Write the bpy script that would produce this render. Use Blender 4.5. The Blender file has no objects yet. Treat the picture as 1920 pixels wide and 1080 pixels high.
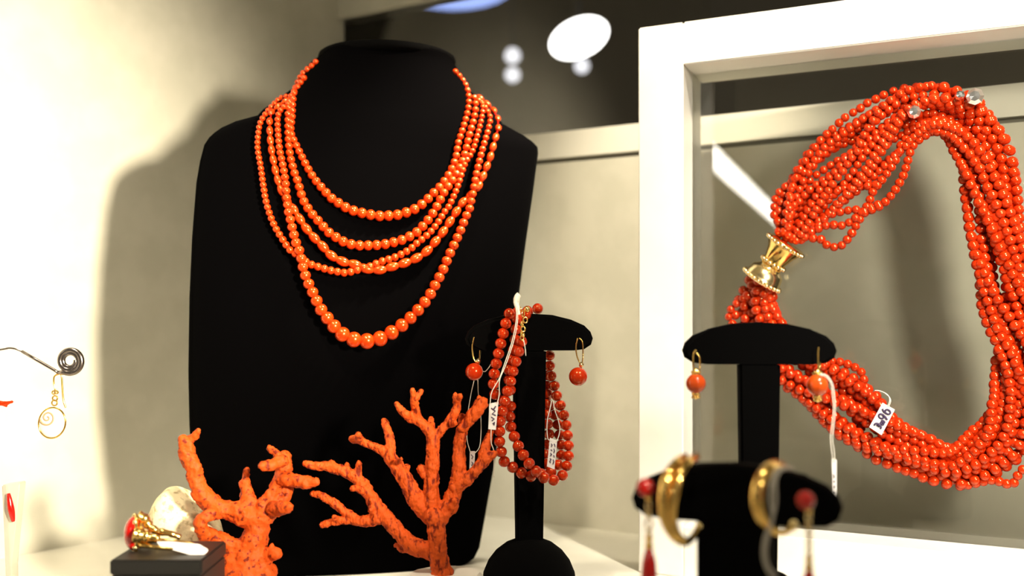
import bpy, bmesh, math, random
from mathutils import Vector, Matrix, Quaternion
from mathutils.bvhtree import BVHTree
from math import sin, cos, pi, radians
random.seed(7)
S = bpy.context.scene
COL = S.collection

# ------------------------------------------------------------------ camera, world, lights, exposure
F, HZ, CAMH = 2050.0, 590.0, 0.177      # focal length in px (1920 wide), horizon row, lens height above the shelf


def P(px, py, d):
    """A point of the display measured off the photograph: pixel column / row and its distance in metres."""
    return Vector(((px - 960.0) / F * d, d, CAMH - (py - HZ) / F * d))


cd = bpy.data.cameras.new('camera')
cam = bpy.data.objects.new('camera', cd)
COL.objects.link(cam)
cam.location = (0, 0, CAMH)
cam.rotation_euler = (pi / 2, 0, 0)
cd.sensor_width = 36.0
cd.lens = F / 1920 * 36.0
cd.shift_y = (HZ - 540) / 1920
cd.clip_start = 0.02
cd.dof.use_dof = True
cd.dof.focus_distance = 0.66
cd.dof.aperture_fstop = 4.6
S.camera = cam

S.view_settings.view_transform = 'Standard'
S.view_settings.look = 'None'
S.view_settings.exposure = 0.0
S.view_settings.gamma = 1.0
S.view_settings.use_curve_mapping = False

w = bpy.data.worlds.new('world')
S.world = w
w.use_nodes = True
w.node_tree.nodes['Background'].inputs[0].default_value = (1.0, 0.86, 0.62, 1)
w.node_tree.nodes['Background'].inputs[1].default_value = 0.15

WARM = (1.0, 0.87, 0.64)


def lamp(name, kind, loc, target, energy, color=WARM, size=0.02, angle=60, blend=0.5):
    l = bpy.data.lights.new(name, kind)
    l.energy = energy
    l.color = color
    if kind == 'AREA':
        l.shape = 'DISK'
        l.size = size
    else:
        l.shadow_soft_size = size
    if kind == 'SPOT':
        l.spot_size = radians(angle)
        l.spot_blend = blend
    o = bpy.data.objects.new(name, l)
    COL.objects.link(o)
    o.location = loc
    o.rotation_euler = (Vector(target) - Vector(loc)).to_track_quat('-Z', 'Y').to_euler()
    return o


lamp('spot_key', 'SPOT', (0.36, 0.0, 0.32), (-0.43, 0.74, 0.20), 125, size=0.04, angle=42, blend=1.0)
lamp('spot_left', 'SPOT', (-0.28, 0.45, 0.74), (-0.36, 0.78, 0.02), 12, size=0.02, angle=60, blend=1.0)
lamp('spot_back', 'SPOT', (0.03, 0.50, 0.76), (0.125, 0.86, 0.28), 30, size=0.012, angle=27, blend=1.0)
lamp('spot_middle', 'SPOT', (-0.16, 0.28, 0.76), (-0.09, 0.70, 0.18), 16, size=0.022, angle=34, blend=0.7)
lamp('spot_neck', 'SPOT', (0.22, 0.60, 0.70), (-0.02, 0.735, 0.30), 95, size=0.018, angle=22, blend=1.0)
lamp('spot_front', 'SPOT', (0.38, 0.0, 0.40), (0.28, 0.66, 0.20), 30, color=(1.0, .93, .78), size=0.07, angle=36, blend=0.7)
lamp('spot_frame', 'SPOT', (0.28, 0.24, 0.74), (0.28, 0.66, 0.20), 38, color=(1.0, .90, .72), size=0.016, angle=46, blend=0.7)
lamp('spot_near', 'SPOT', (0.10, 0.22, 0.70), (0.17, 0.45, 0.08), 6, size=0.012, angle=40, blend=0.7)
lamp('shop_fill', 'AREA', (1.6, 1.3, 0.95), (1.1, 2.4, 0.2), 5, color=(1.0, 0.9, 0.7), size=0.3)


# ------------------------------------------------------------------ materials
def mat(name, color, rough=0.5, metal=0.0, **kw):
    m = bpy.data.materials.new(name)
    m.use_nodes = True
    b = m.node_tree.nodes['Principled BSDF']
    b.inputs['Base Color'].default_value = (*color, 1)
    b.inputs['Roughness'].default_value = rough
    b.inputs['Metallic'].default_value = metal
    for k, v in kw.items():
        b.inputs[k.replace('_', ' ')].default_value = v
    return m


def noise_color(m, c1, c2, scale, lo=0.4, hi=0.6, detail=3.0, stretch=None, bump=0.0, bscale=None, bdist=0.001):
    nt = m.node_tree
    b = nt.nodes['Principled BSDF']
    tc = nt.nodes.new('ShaderNodeTexCoord')
    mp = nt.nodes.new('ShaderNodeMapping')
    if stretch:
        mp.inputs['Scale'].default_value = stretch
    nt.links.new(tc.outputs['Object'], mp.inputs['Vector'])
    n = nt.nodes.new('ShaderNodeTexNoise')
    n.inputs['Scale'].default_value = scale
    n.inputs['Detail'].default_value = detail
    nt.links.new(mp.outputs[0], n.inputs['Vector'])
    r = nt.nodes.new('ShaderNodeValToRGB')
    r.color_ramp.elements[0].position = lo
    r.color_ramp.elements[0].color = (*c1, 1)
    r.color_ramp.elements[1].position = hi
    r.color_ramp.elements[1].color = (*c2, 1)
    nt.links.new(n.outputs[0], r.inputs[0])
    nt.links.new(r.outputs[0], b.inputs['Base Color'])
    if bump:
        n2 = nt.nodes.new('ShaderNodeTexNoise')
        n2.inputs['Scale'].default_value = bscale or scale
        n2.inputs['Detail'].default_value = 4
        nt.links.new(mp.outputs[0], n2.inputs['Vector'])
        bp = nt.nodes.new('ShaderNodeBump')
        bp.inputs['Strength'].default_value = bump
        bp.inputs['Distance'].default_value = bdist
        nt.links.new(n2.outputs[0], bp.inputs['Height'])
        nt.links.new(bp.outputs[0], b.inputs['Normal'])
    return m


def emit(name, color, strength):
    m = bpy.data.materials.new(name)
    m.use_nodes = True
    nt = m.node_tree
    nt.nodes.clear()
    o = nt.nodes.new('ShaderNodeOutputMaterial')
    e = nt.nodes.new('ShaderNodeEmission')
    e.inputs[0].default_value = (*color, 1)
    e.inputs[1].default_value = strength
    nt.links.new(e.outputs[0], o.inputs[0])
    return m


def pane_mat(name, tint, rough=0.0, gloss=1.0):
    m = bpy.data.materials.new(name)
    m.use_nodes = True
    nt = m.node_tree
    nt.nodes.clear()
    o = nt.nodes.new('ShaderNodeOutputMaterial')
    t = nt.nodes.new('ShaderNodeBsdfTransparent')
    t.inputs[0].default_value = (*tint, 1)
    g = nt.nodes.new('ShaderNodeBsdfGlossy')
    g.inputs['Roughness'].default_value = rough
    g.inputs[0].default_value = (gloss, gloss, gloss, 1)
    fr = nt.nodes.new('ShaderNodeFresnel')
    fr.inputs[0].default_value = 1.5
    mx = nt.nodes.new('ShaderNodeMixShader')
    nt.links.new(fr.outputs[0], mx.inputs[0])
    nt.links.new(t.outputs[0], mx.inputs[1])
    nt.links.new(g.outputs[0], mx.inputs[2])
    nt.links.new(mx.outputs[0], o.inputs[0])
    return m


M = {}
M['wall'] = noise_color(mat('white_wall_paint', (.8, .78, .7), .6), (.60, .585, .50), (.65, .63, .545), 30, bump=.05, bscale=300, bdist=.0003)
M['rail'] = mat('white_lacquer', (.84, .82, .75), .35)
M['floor'] = noise_color(mat('white_shelf', (.8, .78, .7), .35), (.76, .74, .66), (.82, .80, .72), 14)
M['groove'] = mat('shadow_gap_grey', (.16, .15, .12), .7)
M['frame'] = noise_color(mat('white_frame_lacquer', (.85, .83, .77), .35), (.88, .86, .80), (.91, .89, .84), 25)
M['velvet'] = mat('black_velvet', (.0010, .0009, .0010), .95, Sheen_Weight=.003, Sheen_Roughness=.4)
M['velvet'].node_tree.nodes['Principled BSDF'].inputs['Specular IOR Level'].default_value = .05
M['bust'] = mat('black_bust_cloth', (.0012, .0011, .0013), .95, Sheen_Weight=.004)
M['bust'].node_tree.nodes['Principled BSDF'].inputs['Specular IOR Level'].default_value = .0
M['blackbox'] = mat('black_card', (.006, .0055, .005), .5)
CTINT = (1.0, .70, .25, 1)
M['bead'] = noise_color(mat('polished_coral', (.6, .05, .01), .25, Coat_Weight=.3, Coat_Roughness=.12, Specular_IOR_Level=.8, Specular_Tint=CTINT),
                        (.46, .024, .0015), (.62, .042, .002), .9, .35, .6)
M['bead_dark'] = noise_color(mat('polished_dark_coral', (.5, .025, .005), .2, Coat_Weight=.35, Coat_Roughness=.05, Specular_IOR_Level=.6, Specular_Tint=CTINT),
                             (.36, .014, .0012), (.54, .026, .002), 1.2, .35, .6)
M['bead_red'] = mat('red_coral', (.50, .006, .003), .12, Coat_Weight=.4, Coat_Roughness=.05)
M['bead_orange'] = noise_color(mat('orange_carved_coral', (.7, .09, .01), .2, Coat_Weight=.3, Coat_Roughness=.05),
                               (.50, .040, .004), (.75, .10, .008), 2.2, .4, .6, stretch=(1, 1, .3))
M['coral'] = noise_color(mat('raw_coral', (.85, .16, .03), .6, Specular_IOR_Level=.2), (.20, .016, .003), (.66, .088, .009), 380, .36, .47,
                         stretch=(1, 1, .36), bump=.8, bscale=380, bdist=.0022)
M['coral_pale'] = noise_color(mat('raw_pale_coral', (.85, .22, .05), .6, Specular_IOR_Level=.2), (.16, .014, .003), (.56, .072, .006), 330, .34, .44,
                              bump=.5, bscale=300, bdist=.0012)
M['rock'] = noise_color(mat('cream_rock', (.80, .70, .48), .8), (.42, .34, .18), (.84, .74, .48), 260, .30, .46, bump=.6, bscale=220, bdist=.0012)
M['plaster'] = mat('white_plaster', (.82, .80, .74), .7)
M['gold'] = mat('yellow_gold', (1.0, .66, .20), .17, 1.0)
M['gold_pale'] = mat('pale_gold', (1.0, .80, .42), .2, 1.0)
M['silver'] = mat('dark_silver', (.30, .26, .25), .25, 1.0)
M['thread'] = mat('white_thread', (.82, .78, .70), .7)
M['thread_grey'] = mat('grey_clear_thread', (.40, .37, .32), .4)
M['card'] = mat('white_tag_card', (.85, .82, .82), .5)
M['ink'] = mat('dark_ink', (.05, .03, .09), .6)
M['shell'] = mat('white_shell', (.86, .76, .66), .2, Coat_Weight=.5)
M['shell_mark'] = mat('brown_shell_spiral', (.55, .28, .16), .4)
M['tube'] = emit('streak_tube_glow', (1, .95, .85), 26)  # glow of the unseen tube added for the streak in the pane
M['clear'] = mat('clear_acrylic', (.80, .74, .66), .08, Transmission_Weight=.6, IOR=1.3)
M['pane'] = pane_mat('clear_pane', (.95, .95, .92))
M['shopwin'] = pane_mat('dark_window_glass', (.75, .75, .75))
M['shopdark'] = mat('dark_shop_wall', (.16, .135, .085), .8)
M['shopdark2'] = mat('dark_shop_ceiling', (.05, .05, .05), .8)
M['lampwhite'] = emit('white_lamp', (1, .97, .92), 14)
M['lampbulb'] = emit('white_bulb', (.95, .95, 1.0), 2.2)
M['lampblue'] = emit('blue_lamp', (.35, .48, 1.0), 2.5)
M['green'] = emit('green_sign', (.35, 1.0, .75), 9)
M['glint_steel'] = mat('polished_steel', (.95, .95, .95), .22, 1.0)


# ------------------------------------------------------------------ helpers
def link(name, me, m=None, parent=None, smooth=True):
    if m is not None and not me.materials:
        me.materials.append(m)
    if smooth:
        for p in me.polygons:
            p.use_smooth = True
    o = bpy.data.objects.new(name, me)
    COL.objects.link(o)
    if parent is not None:
        o.parent = parent
    return o


def from_bm(name, bm, m, parent=None, smooth=True, sharp=None):
    bmesh.ops.recalc_face_normals(bm, faces=bm.faces)
    me = bpy.data.meshes.new(name)
    bm.to_mesh(me)
    bm.free()
    o = link(name, me, m, parent, smooth)
    if sharp is not None:
        me.set_sharp_from_angle(angle=radians(sharp))
    return o


def tag(o, label, cat, group=None):
    o['label'] = label
    o['category'] = cat
    if group:
        o['group'] = group
    return o


def thing(name, label, cat, loc, group=None):
    o = bpy.data.objects.new(name, None)
    COL.objects.link(o)
    o.empty_display_size = .01
    o.location = loc
    tag(o, label, cat, group)
    o['_off'] = tuple(loc)
    return o


def rel(root):
    """World space parts under a root that only has a location."""
    return root.location.copy()


def settle(root):
    """Parts are modelled in world coordinates: take the thing's own place off them."""
    off = root.location.copy()
    for ch in root.children:
        ch.location = ch.location - off
    if '_off' in root:
        del root['_off']


def catmull(pts, n=8):
    pts = [Vector(p) for p in pts]
    if len(pts) < 3:
        return pts
    out = []
    for i in range(len(pts) - 1):
        p0 = pts[max(i - 1, 0)]
        p1, p2 = pts[i], pts[i + 1]
        p3 = pts[min(i + 2, len(pts) - 1)]
        for k in range(n):
            t = k / n
            out.append(.5 * ((2 * p1) + (p2 - p0) * t + (2 * p0 - 5 * p1 + 4 * p2 - p3) * t * t + (3 * p1 - p0 - 3 * p2 + p3) * t ** 3))
    out.append(pts[-1])
    return out


def tube(bm, pts, r, seg=10, closed=False, flat=1.0, up=None):
    pts = [Vector(p) for p in pts]
    n = len(pts)
    rr = list(r) if hasattr(r, '__len__') else [r] * n
    rings = []
    prev = None
    for i in range(n):
        if closed:
            t = pts[(i + 1) % n] - pts[i - 1]
        else:
            t = pts[min(i + 1, n - 1)] - pts[max(i - 1, 0)]
        if t.length < 1e-9:
            t = Vector((0, 0, 1))
        t.normalize()
        if prev is None:
            a = up if up is not None else (Vector((0, 1, 0)) if abs(t.y) < .9 else Vector((1, 0, 0)))
            nrm = (a - t * a.dot(t)).normalized()
        else:
            nrm = (prev - t * prev.dot(t))
            nrm = nrm.normalized() if nrm.length > 1e-6 else prev
        prev = nrm
        b = t.cross(nrm)
        rings.append([bm.verts.new(pts[i] + nrm * (rr[i] * flat * cos(2 * pi * k / seg)) + b * (rr[i] * sin(2 * pi * k / seg))) for k in range(seg)])
    m = n if closed else n - 1
    for i in range(m):
        A, B = rings[i], rings[(i + 1) % n]
        for k in range(seg):
            bm.faces.new((A[k], A[(k + 1) % seg], B[(k + 1) % seg], B[k]))
    if not closed:
        bm.faces.new(rings[0][::-1])
        bm.faces.new(rings[-1])


def lathe(bm, prof, origin, axis, seg=28):
    """prof: (distance along the axis, radius)."""
    axis = Vector(axis).normalized()
    origin = Vector(origin)
    a = Vector((0, 1, 0)) if abs(axis.y) < .9 else Vector((1, 0, 0))
    u = (a - axis * a.dot(axis)).normalized()
    v = axis.cross(u)
    rings = []
    for h, r in prof:
        c = origin + axis * h
        if r < 1e-7:
            rings.append([bm.verts.new(c)])
        else:
            rings.append([bm.verts.new(c + u * (r * cos(2 * pi * k / seg)) + v * (r * sin(2 * pi * k / seg))) for k in range(seg)])
    for A, B in zip(rings, rings[1:]):
        for k in range(seg):
            k2 = (k + 1) % seg
            if len(A) == 1 and len(B) == 1:
                continue
            if len(A) == 1:
                bm.faces.new((A[0], B[k], B[k2]))
            elif len(B) == 1:
                bm.faces.new((A[k], A[k2], B[0]))
            else:
                bm.faces.new((A[k], A[k2], B[k2], B[k]))
    for R in (rings[0], rings[-1]):
        if len(R) > 2:
            bm.faces.new(R)


def ball(bm, c, r, sx=1, sy=1, sz=1, seg=14, ring=9, rot=None):
    mt = Matrix.Translation(c)
    if rot is not None:
        mt = mt @ rot.to_matrix().to_4x4()
    mt = mt @ Matrix.Diagonal((r * sx, r * sy, r * sz, 1))
    bmesh.ops.create_uvsphere(bm, u_segments=seg, v_segments=ring, radius=1, matrix=mt)


def prism(bm, poly, back):
    """Polygon of 3-D points pushed along the vector back."""
    A = [bm.verts.new(p) for p in poly]
    B = [bm.verts.new(Vector(p) + back) for p in poly]
    bm.faces.new(A)
    bm.faces.new(B[::-1])
    for i in range(len(A)):
        j = (i + 1) % len(A)
        bm.faces.new((A[i], B[i], B[j], A[j]))


def wall_quad(name, a, b, z0, z1, thick, m, nrm, parent=None, kind='structure'):
    """A slab standing on the line a-b, its thickness away along nrm."""
    bm = bmesh.new()
    prism(bm, [Vector((a[0], a[1], z0)), Vector((b[0], b[1], z0)), Vector((b[0], b[1], z1)), Vector((a[0], a[1], z1))], Vector((nrm[0], nrm[1], 0)) * thick)
    o = from_bm(name, bm, m, parent, smooth=False)
    if kind and parent is None:
        o['kind'] = kind
    return o


# ------------------------------------------------------------------ setting: shelf, left wall, back partition, dark shop behind
CO = Vector((-.169, 1.057))
UB = Vector((.8377, -.5461))              # along the back wall, to the right and nearer
VL = Vector((-.6077, -.7942))             # along the left wall, towards the window
NB = Vector((.5461, .8377))               # away behind the back wall
NL = Vector((-.7942, .6077))              # away behind the left wall


def bw(t, off=0):
    return CO + UB * t + NB * off


def lw(t, off=0):
    return CO + VL * t + NL * off


# floor slab reaching under everything
bm = bmesh.new()
fl = [bw(-.02, .02) + NL * .02, bw(1.0, .02), Vector((.669, .10)), Vector((-.86, .10)), lw(1.1, .02)]
prism(bm, [Vector((p.x, p.y, 0)) for p in fl], Vector((0, 0, -.02)))
o = from_bm('floor', bm, M['floor'], smooth=False)
o['kind'] = 'structure'
wall_quad('wall_left', lw(-.02), lw(1.1), 0, .80, .02, M['wall'], NL)
ZG0, ZG1, ZR, ZT = .3050, .3092, .3312, .464
wall_quad('wall_back', bw(0), bw(1.0), 0, ZG0, .02, M['wall'], NB)
wall_quad('trim_1', bw(0, .006), bw(1.0, .006), ZG0, ZG1, .014, M['groove'], NB)
wall_quad('trim_2', bw(0), bw(1.0), ZG1, ZR, .02, M['rail'], NB)
wall_quad('trim_3', bw(0), bw(1.0), ZT, .80, .02, M['wall'], NB)
wn = wall_quad('window_1', bw(0.002, .008), bw(1.0, .008), ZR, ZT, .004, M['shopwin'], NB)
# ceiling of the display case with an open front
bm = bmesh.new()
prism(bm, [Vector((p.x, p.y, .80)) for p in fl], Vector((0, 0, .02)))
o = from_bm('ceiling', bm, M['wall'], smooth=False)
o['kind'] = 'structure'
# shop interior seen through the window
a, b = bw(-1.6, 1.9), bw(3.2, 1.9)
wall_quad('wall_shop', a, b, -.6, 2.2, .05, M['shopdark'], NB)
bm = bmesh.new()
q = [bw(-1.6, .05), bw(3.2, .05), bw(3.2, 1.95), bw(-1.6, 1.95)]
prism(bm, [Vector((p.x, p.y, 1.15)) for p in q], Vector((0, 0, .05)))
o = from_bm('ceiling_shop', bm, M['shopdark2'], smooth=False)
o['kind'] = 'structure'


# lamps in the dark shop
def shop_light(name, label, px, py, d, rx, rz, m, roll=0.0, hexa=False):
    c = P(px, py, d)
    root = thing(name, label, 'light', c)
    bm = bmesh.new()
    pr = [(-.012, .001), (-.012, .80), (-.004, 1.0), (.006, .92), (.012, .0)]
    prof = [(h, r) for h, r in pr]
    lathe(bm, prof, (0, 0, 0), (0, -1, 0), 24)
    mt = Matrix.Translation(c) @ Matrix.Rotation(roll, 4, 'Y') @ Matrix.Diagonal((rx, 1, rz, 1))
    bmesh.ops.transform(bm, matrix=mt, verts=bm.verts)
    from_bm('lamp_glass', bm, m, root)
    bm = bmesh.new()
    tube(bm, [c + Vector((0, .012, 0)), c + Vector((0, .05, .05)), Vector((c.x, c.y + .06, max(1.148, c.z + .06)))], .0015, 8)
    from_bm('lamp_arm', bm, M['shopdark2'], root)
    settle(root)
    return root


shop_light('spot_lamp', 'large white glaring lamp glowing in the dark shop behind the bust', 1086, 70, 2.1, .058, .036, M['lampwhite'], roll=radians(-24))
shop_light('bulb_lamp', 'upper of two small round lamps, above the right shoulder of the bust', 961, 104, 2.2, .016, .016, M['lampbulb'])
shop_light('bulb_lamp', 'lower, dimmer of two small round lamps, above the right shoulder of the bust', 961, 140, 2.34, .016, .016, M['lampbulb'])
shop_light('bulb_lamp', 'single small round lamp just under the large glaring lamp', 1091, 123, 2.2, .015, .015, M['lampbulb'])
shop_light('blue_lamp', 'bluish lamp glow at the top edge above the bust neck', 850, -31, 2.3, .13, .055, M['lampblue'])
# ------------------------------------------------------------------ neck bust
ROWS = [  # image row of the outline, left column, right column, half thickness, distance of its front
    (103, 640, 812, .030, .744), (105, 614, 840, .039, .737), (109, 603, 849, .043, .735), (114, 601, 851, .043, .735), (120, 592, 854, .042, .736), (130, 578, 860, .042, .735),
    (150, 562, 870, .043, .732), (177, 546, 892, .043, .729), (200, 514, 914, .042, .726), (215, 492, 933, .039, .724),
    (228, 480, 944, .036, .722), (240, 436, 967, .033, .720), (250, 414, 986, .030, .719), (259, 401, 999, .028, .718),
    (268, 391, 1008, .026, .717), (280, 383, 1009, .026, .716), (310, 375, 1005, .027, .713), (350, 368, 1000, .029, .709),
    (450, 360, 986, .033, .703), (560, 355, 972, .035, .700), (700, 353, 955, .035, .704), (800, 355, 940, .034, .713),
    (900, 361, 925, .032, .724), (1000, 372, 908, .030, .737), (1050, 380, 899, .028, .7435), (1068, 388, 890, .027, .7455), (1076.5, 404, 876, .025, .7466)]


def build_bust():
    bm = bmesh.new()
    seg = 56
    rings = []
    for (y, xl, xr, t, fd) in ROWS:
        cx, hw = (xl + xr) / 2, (xr - xl) / 2
        z = CAMH + (HZ - y) / F * (fd + t if y < HZ else fd)
        ring = []
        for k in range(seg):
            an = 2 * pi * k / seg
            c, s = cos(an), sin(an)
            px = cx + hw * math.copysign(abs(c) ** .8, c)
            dd = (fd + t) + .17 * (px - 700) / F * .75 - t * math.copysign(abs(s) ** .8, s)
            ring.append(bm.verts.new(((px - 960) / F * dd, dd, z)))
        rings.append(ring)
    for A, B in zip(rings, rings[1:]):
        for k in range(seg):
            bm.faces.new((A[k], A[(k + 1) % seg], B[(k + 1) % seg], B[k]))
    bm.faces.new(rings[0])
    bm.faces.new(rings[-1])
    bmesh.ops.recalc_face_normals(bm, faces=bm.faces)
    tree = BVHTree.FromBMesh(bm)
    return bm, tree


bm, BUST = build_bust()
root = thing('necklace_bust', 'large black neck and shoulder bust wearing five coral bead necklaces', 'bust', (-.10, .77, 0))
rim_bm = bmesh.new()
o = from_bm('torso', bm, M['bust'], root)
# padded rim round the neck top
pts = []
for k in range(48):
    an = 2 * pi * k / 48
    px = 725.5 + 121 * cos(an)
    dd = .778 + .17 * (px - 700) / F * .75 - .043 * sin(an)
    pts.append(Vector(((px - 960) / F * dd, dd, CAMH + (HZ - 110) / F * .778)))
tube(rim_bm, pts, .0032, 10, closed=True)
from_bm('neck_rim', rim_bm, M['velvet'], root)
settle(root)

ORI = Vector((0, 0, CAMH))


def on_bust(px, py, r):
    d = P(px, py, 1.0) - ORI
    hit, nrm, idx, dist = BUST.ray_cast(ORI, d.normalized())
    if hit is None:
        # beyond the outline: at the depth of the outline of that row
        dd = .76
        for (A, B) in zip(ROWS, ROWS[1:]):
            if A[0] <= py <= B[0]:
                f = (py - A[0]) / (B[0] - A[0])
                dd = (A[4] + A[3]) * (1 - f) + (B[4] + B[3]) * f
                break
        dd += .17 * (px - 700) / F * .75
        return P(px, py, dd - .006)
    dep = hit.y
    return P(px, py, dep - r)


# ------------------------------------------------------------------ beads
def sphere_mesh(name, m, seg=16, ring=10, hole=True):
    bm = bmesh.new()
    bmesh.ops.create_uvsphere(bm, u_segments=seg, v_segments=ring, radius=1)
    for v in bm.verts:                       # drilled ends: slightly sunk poles
        if abs(v.co.z) > .97:
            v.co.z *= .93
    me = bpy.data.meshes.new(name)
    bm.to_mesh(me)
    bm.free()
    me.materials.append(m)
    for p in me.polygons:
        p.use_smooth = True
    return me


BEAD = sphere_mesh('bead', M['bead'])
BEAD_D = sphere_mesh('bead', M['bead_dark'])


def add_bead(parent, c, r, axis, me=BEAD, stretch=.95):
    o = bpy.data.objects.new('bead', me)
    COL.objects.link(o)
    o.parent = parent
    o.location = Vector(c) - parent.location
    q = Vector(axis).to_track_quat('Z', 'Y') @ Quaternion((0, 0, 1), random.uniform(0, 6.28))
    o.rotation_mode = 'QUATERNION'
    o.rotation_quaternion = q
    o.scale = (r, r, r * stretch)
    return o


def walk(pts, size, gap=.87):
    """Points along a smooth polyline of (px, py[, extra]) spaced by size(t) pixels."""
    c = catmull([Vector((*p, 0)) if len(p) == 2 else Vector(p) for p in pts], 14)
    L = [0]
    for a, b in zip(c, c[1:]):
        L.append(L[-1] + (Vector(b[:2]) - Vector(a[:2])).length)
    out, s, i = [], 0.0, 0
    tot = L[-1]
    while s <= tot:
        while i < len(L) - 2 and L[i + 1] < s:
            i += 1
        f = (s - L[i]) / max(L[i + 1] - L[i], 1e-6)
        p = c[i].lerp(c[i + 1], min(max(f, 0), 1))
        sz = size(p, s / tot)
        out.append((p, sz))
        s += sz * gap
    return out


def grade(table):
    """Diameter by image row."""
    def f(p, t):
        y = p.y
        if y <= table[0][0]:
            return table[0][1]
        for (a, b) in zip(table, table[1:]):
            if y <= b[0]:
                k = (y - a[0]) / (b[0] - a[0])
                return a[1] * (1 - k) + b[1] * k
        return table[-1][1]
    return f


def bust_necklace(name, label, pts, size, lift=0.0, stretch=.95, gap=.87):
    root = thing(name, label, 'necklace', on_bust(pts[len(pts) // 2][0], pts[len(pts) // 2][1], .004), 'coral necklaces worn by the black bust')
    W = walk(pts, size, gap)
    P3 = []
    for p, sz in W:
        r = sz * .5 * .715 / F
        P3.append((on_bust(p.x, p.y, r * 1.0 + lift), r))
    bm = bmesh.new()
    tube(bm, [p for p, r in P3], .0005, 6)
    from_bm('cord', bm, M['bead_red'], root).location = -root.location
    for i, (c, r) in enumerate(P3):
        ax = P3[min(i + 1, len(P3) - 1)][0] - P3[max(i - 1, 0)][0]
        add_bead(root, c, r * 1.02, ax, BEAD, stretch)
    return root


N1 = [(592, 116), (584, 124), (566, 140), (553, 168), (549, 195), (548, 219), (546, 248), (557, 275), (567, 296), (585, 329), (603, 352), (624, 374), (639, 383), (653.5, 392), (673, 398), (690.6, 402), (709.5, 405), (729, 404.5), (748, 402.5), (766, 397), (783, 389), (798, 377), (811, 363.6), (825, 350), (835, 337), (846.5, 318), (855, 294), (859, 269), (868, 240.6), (876, 212), (879, 184), (872, 158), (856, 137), (848, 130)]
N2 = [(570, 146), (548, 178), (541, 205), (540, 240), (541, 264), (543.6, 290), (546.6, 304), (552.5, 326), (558.4, 341), (564, 362), (570, 378), (577.6, 391), (586.5, 403), (597, 414.5), (607, 426), (617.8, 437), (630, 445), (645, 453.6), (662, 459), (679.4, 460.6), (697, 460), (715.6, 459), (732.5, 455.5), (749, 451.7), (765, 444.7), (779.4, 437), (791, 425.8), (802, 413), (811.7, 399.4), (819, 387), (834, 358), (844.5, 344), (856, 325), (868, 300), (874, 280), (881, 250), (888, 225), (892, 200), (888, 178)]
N3 = [(545, 180), (526, 184), (503.6, 206), (489, 228), (484.4, 249), (483, 278), (489, 314), (493, 343.5), (499, 379), (508, 408), (518, 430), (528, 446), (544, 469), (561, 480), (576, 492.5), (589, 498), (602.5, 502), (617, 506.4), (630, 509), (643, 511.5), (656, 510), (669, 506.5), (684, 501), (697, 499), (709, 492.5), (723, 488), (736, 484), (746, 480), (757, 474), (768.6, 467.5), (778, 459), (787, 452), (795.6, 445), (804, 438), (811, 430), (818, 421.6), (825.6, 410.5), (832, 399), (839, 391), (845, 380), (858, 350), (866, 325), (873, 305), (886, 283), (895, 254), (902, 227), (905, 200), (897, 181)]
N4 = [(536, 190), (514, 206), (506.6, 219), (505.7, 243), (508.7, 278), (515.5, 315), (520.5, 335), (527, 355), (536, 373), (548, 389), (561, 409), (576, 431), (592, 449), (609, 466), (629, 485.5), (654, 493), (676, 499), (690, 505), (712, 506), (738.6, 499), (765, 491), (793, 477), (812, 458), (829, 437), (844, 415), (859, 392), (874, 372), (889, 360), (900.6, 343), (909, 320.5), (915.5, 306), (920, 292), (927, 266), (935, 236), (931, 216), (923, 204), (912, 194), (900, 184)]
N5 = [(540, 195), (527, 205), (521, 219), (521, 243), (524, 278), (530, 308), (535, 337.6), (537, 364), (540, 394), (543.6, 409), (547, 424), (551, 440), (555, 455), (561, 470), (565, 486), (569, 506), (575, 523), (582, 540), (590, 556), (599, 576), (611, 593), (625, 610.6), (642, 627), (668, 638), (697, 639), (722, 631), (742, 618), (760, 605), (775, 590.6), (788.6, 576), (800, 562), (810, 546), (818, 530), (826.7, 514), (833.6, 499), (840, 483), (847, 468), (854, 453), (861, 438), (867, 423), (872.8, 408), (880, 392), (883, 378), (889, 349), (894.7, 319), (903.6, 283.5), (914, 248), (919, 224), (915, 210), (907, 198), (897, 188)]
bust_necklace('coral_necklace', 'shortest coral necklace on the black bust, plump beads in a single curve', N1, grade([(130, 12), (250, 13), (340, 16), (405, 19.5)]))
bust_necklace('coral_necklace', 'second shortest coral necklace on the black bust, round beads', N2, grade([(150, 12), (250, 14), (340, 16), (460, 18.5)]), .001)
bust_necklace('coral_necklace', 'coral necklace of smallest round beads, hanging outermost on the bust\'s left edge', N3, grade([(180, 10), (300, 11.5), (420, 13), (500, 14.5)]), .003)
bust_necklace('coral_necklace', 'coral necklace of long barrel shaped beads on the black bust', N4, grade([(200, 12), (330, 14), (400, 15.5), (500, 17)]), .002, 1.6, 1.42)
bust_necklace('coral_necklace', 'longest coral necklace on the black bust with the largest beads at its low centre', N5, grade([(200, 10.5), (320, 14), (420, 17), (540, 20), (600, 23.5), (640, 29)]), .0045)

# ------------------------------------------------------------------ white box frame with a pane, at the right
FO = Vector((.0868, .751))
UF = Vector((.876, -.482))
NF = Vector((.482, .876))


def fw(t, z, off=0.0):
    p = FO + UF * t + NF * off
    return Vector((p.x, p.y, z))


FT, FI_T, FI_B, FI_L, FR_I, FR_O = .374, .3449, .0348, .0324, .310, .342
DEP = .062
SPL = -.009                                  # the inner left face is a little splayed
root = thing('box_frame', 'white box frame with an open front and clear pane standing at the right', 'frame', fw(.17, 0, .03))


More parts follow.
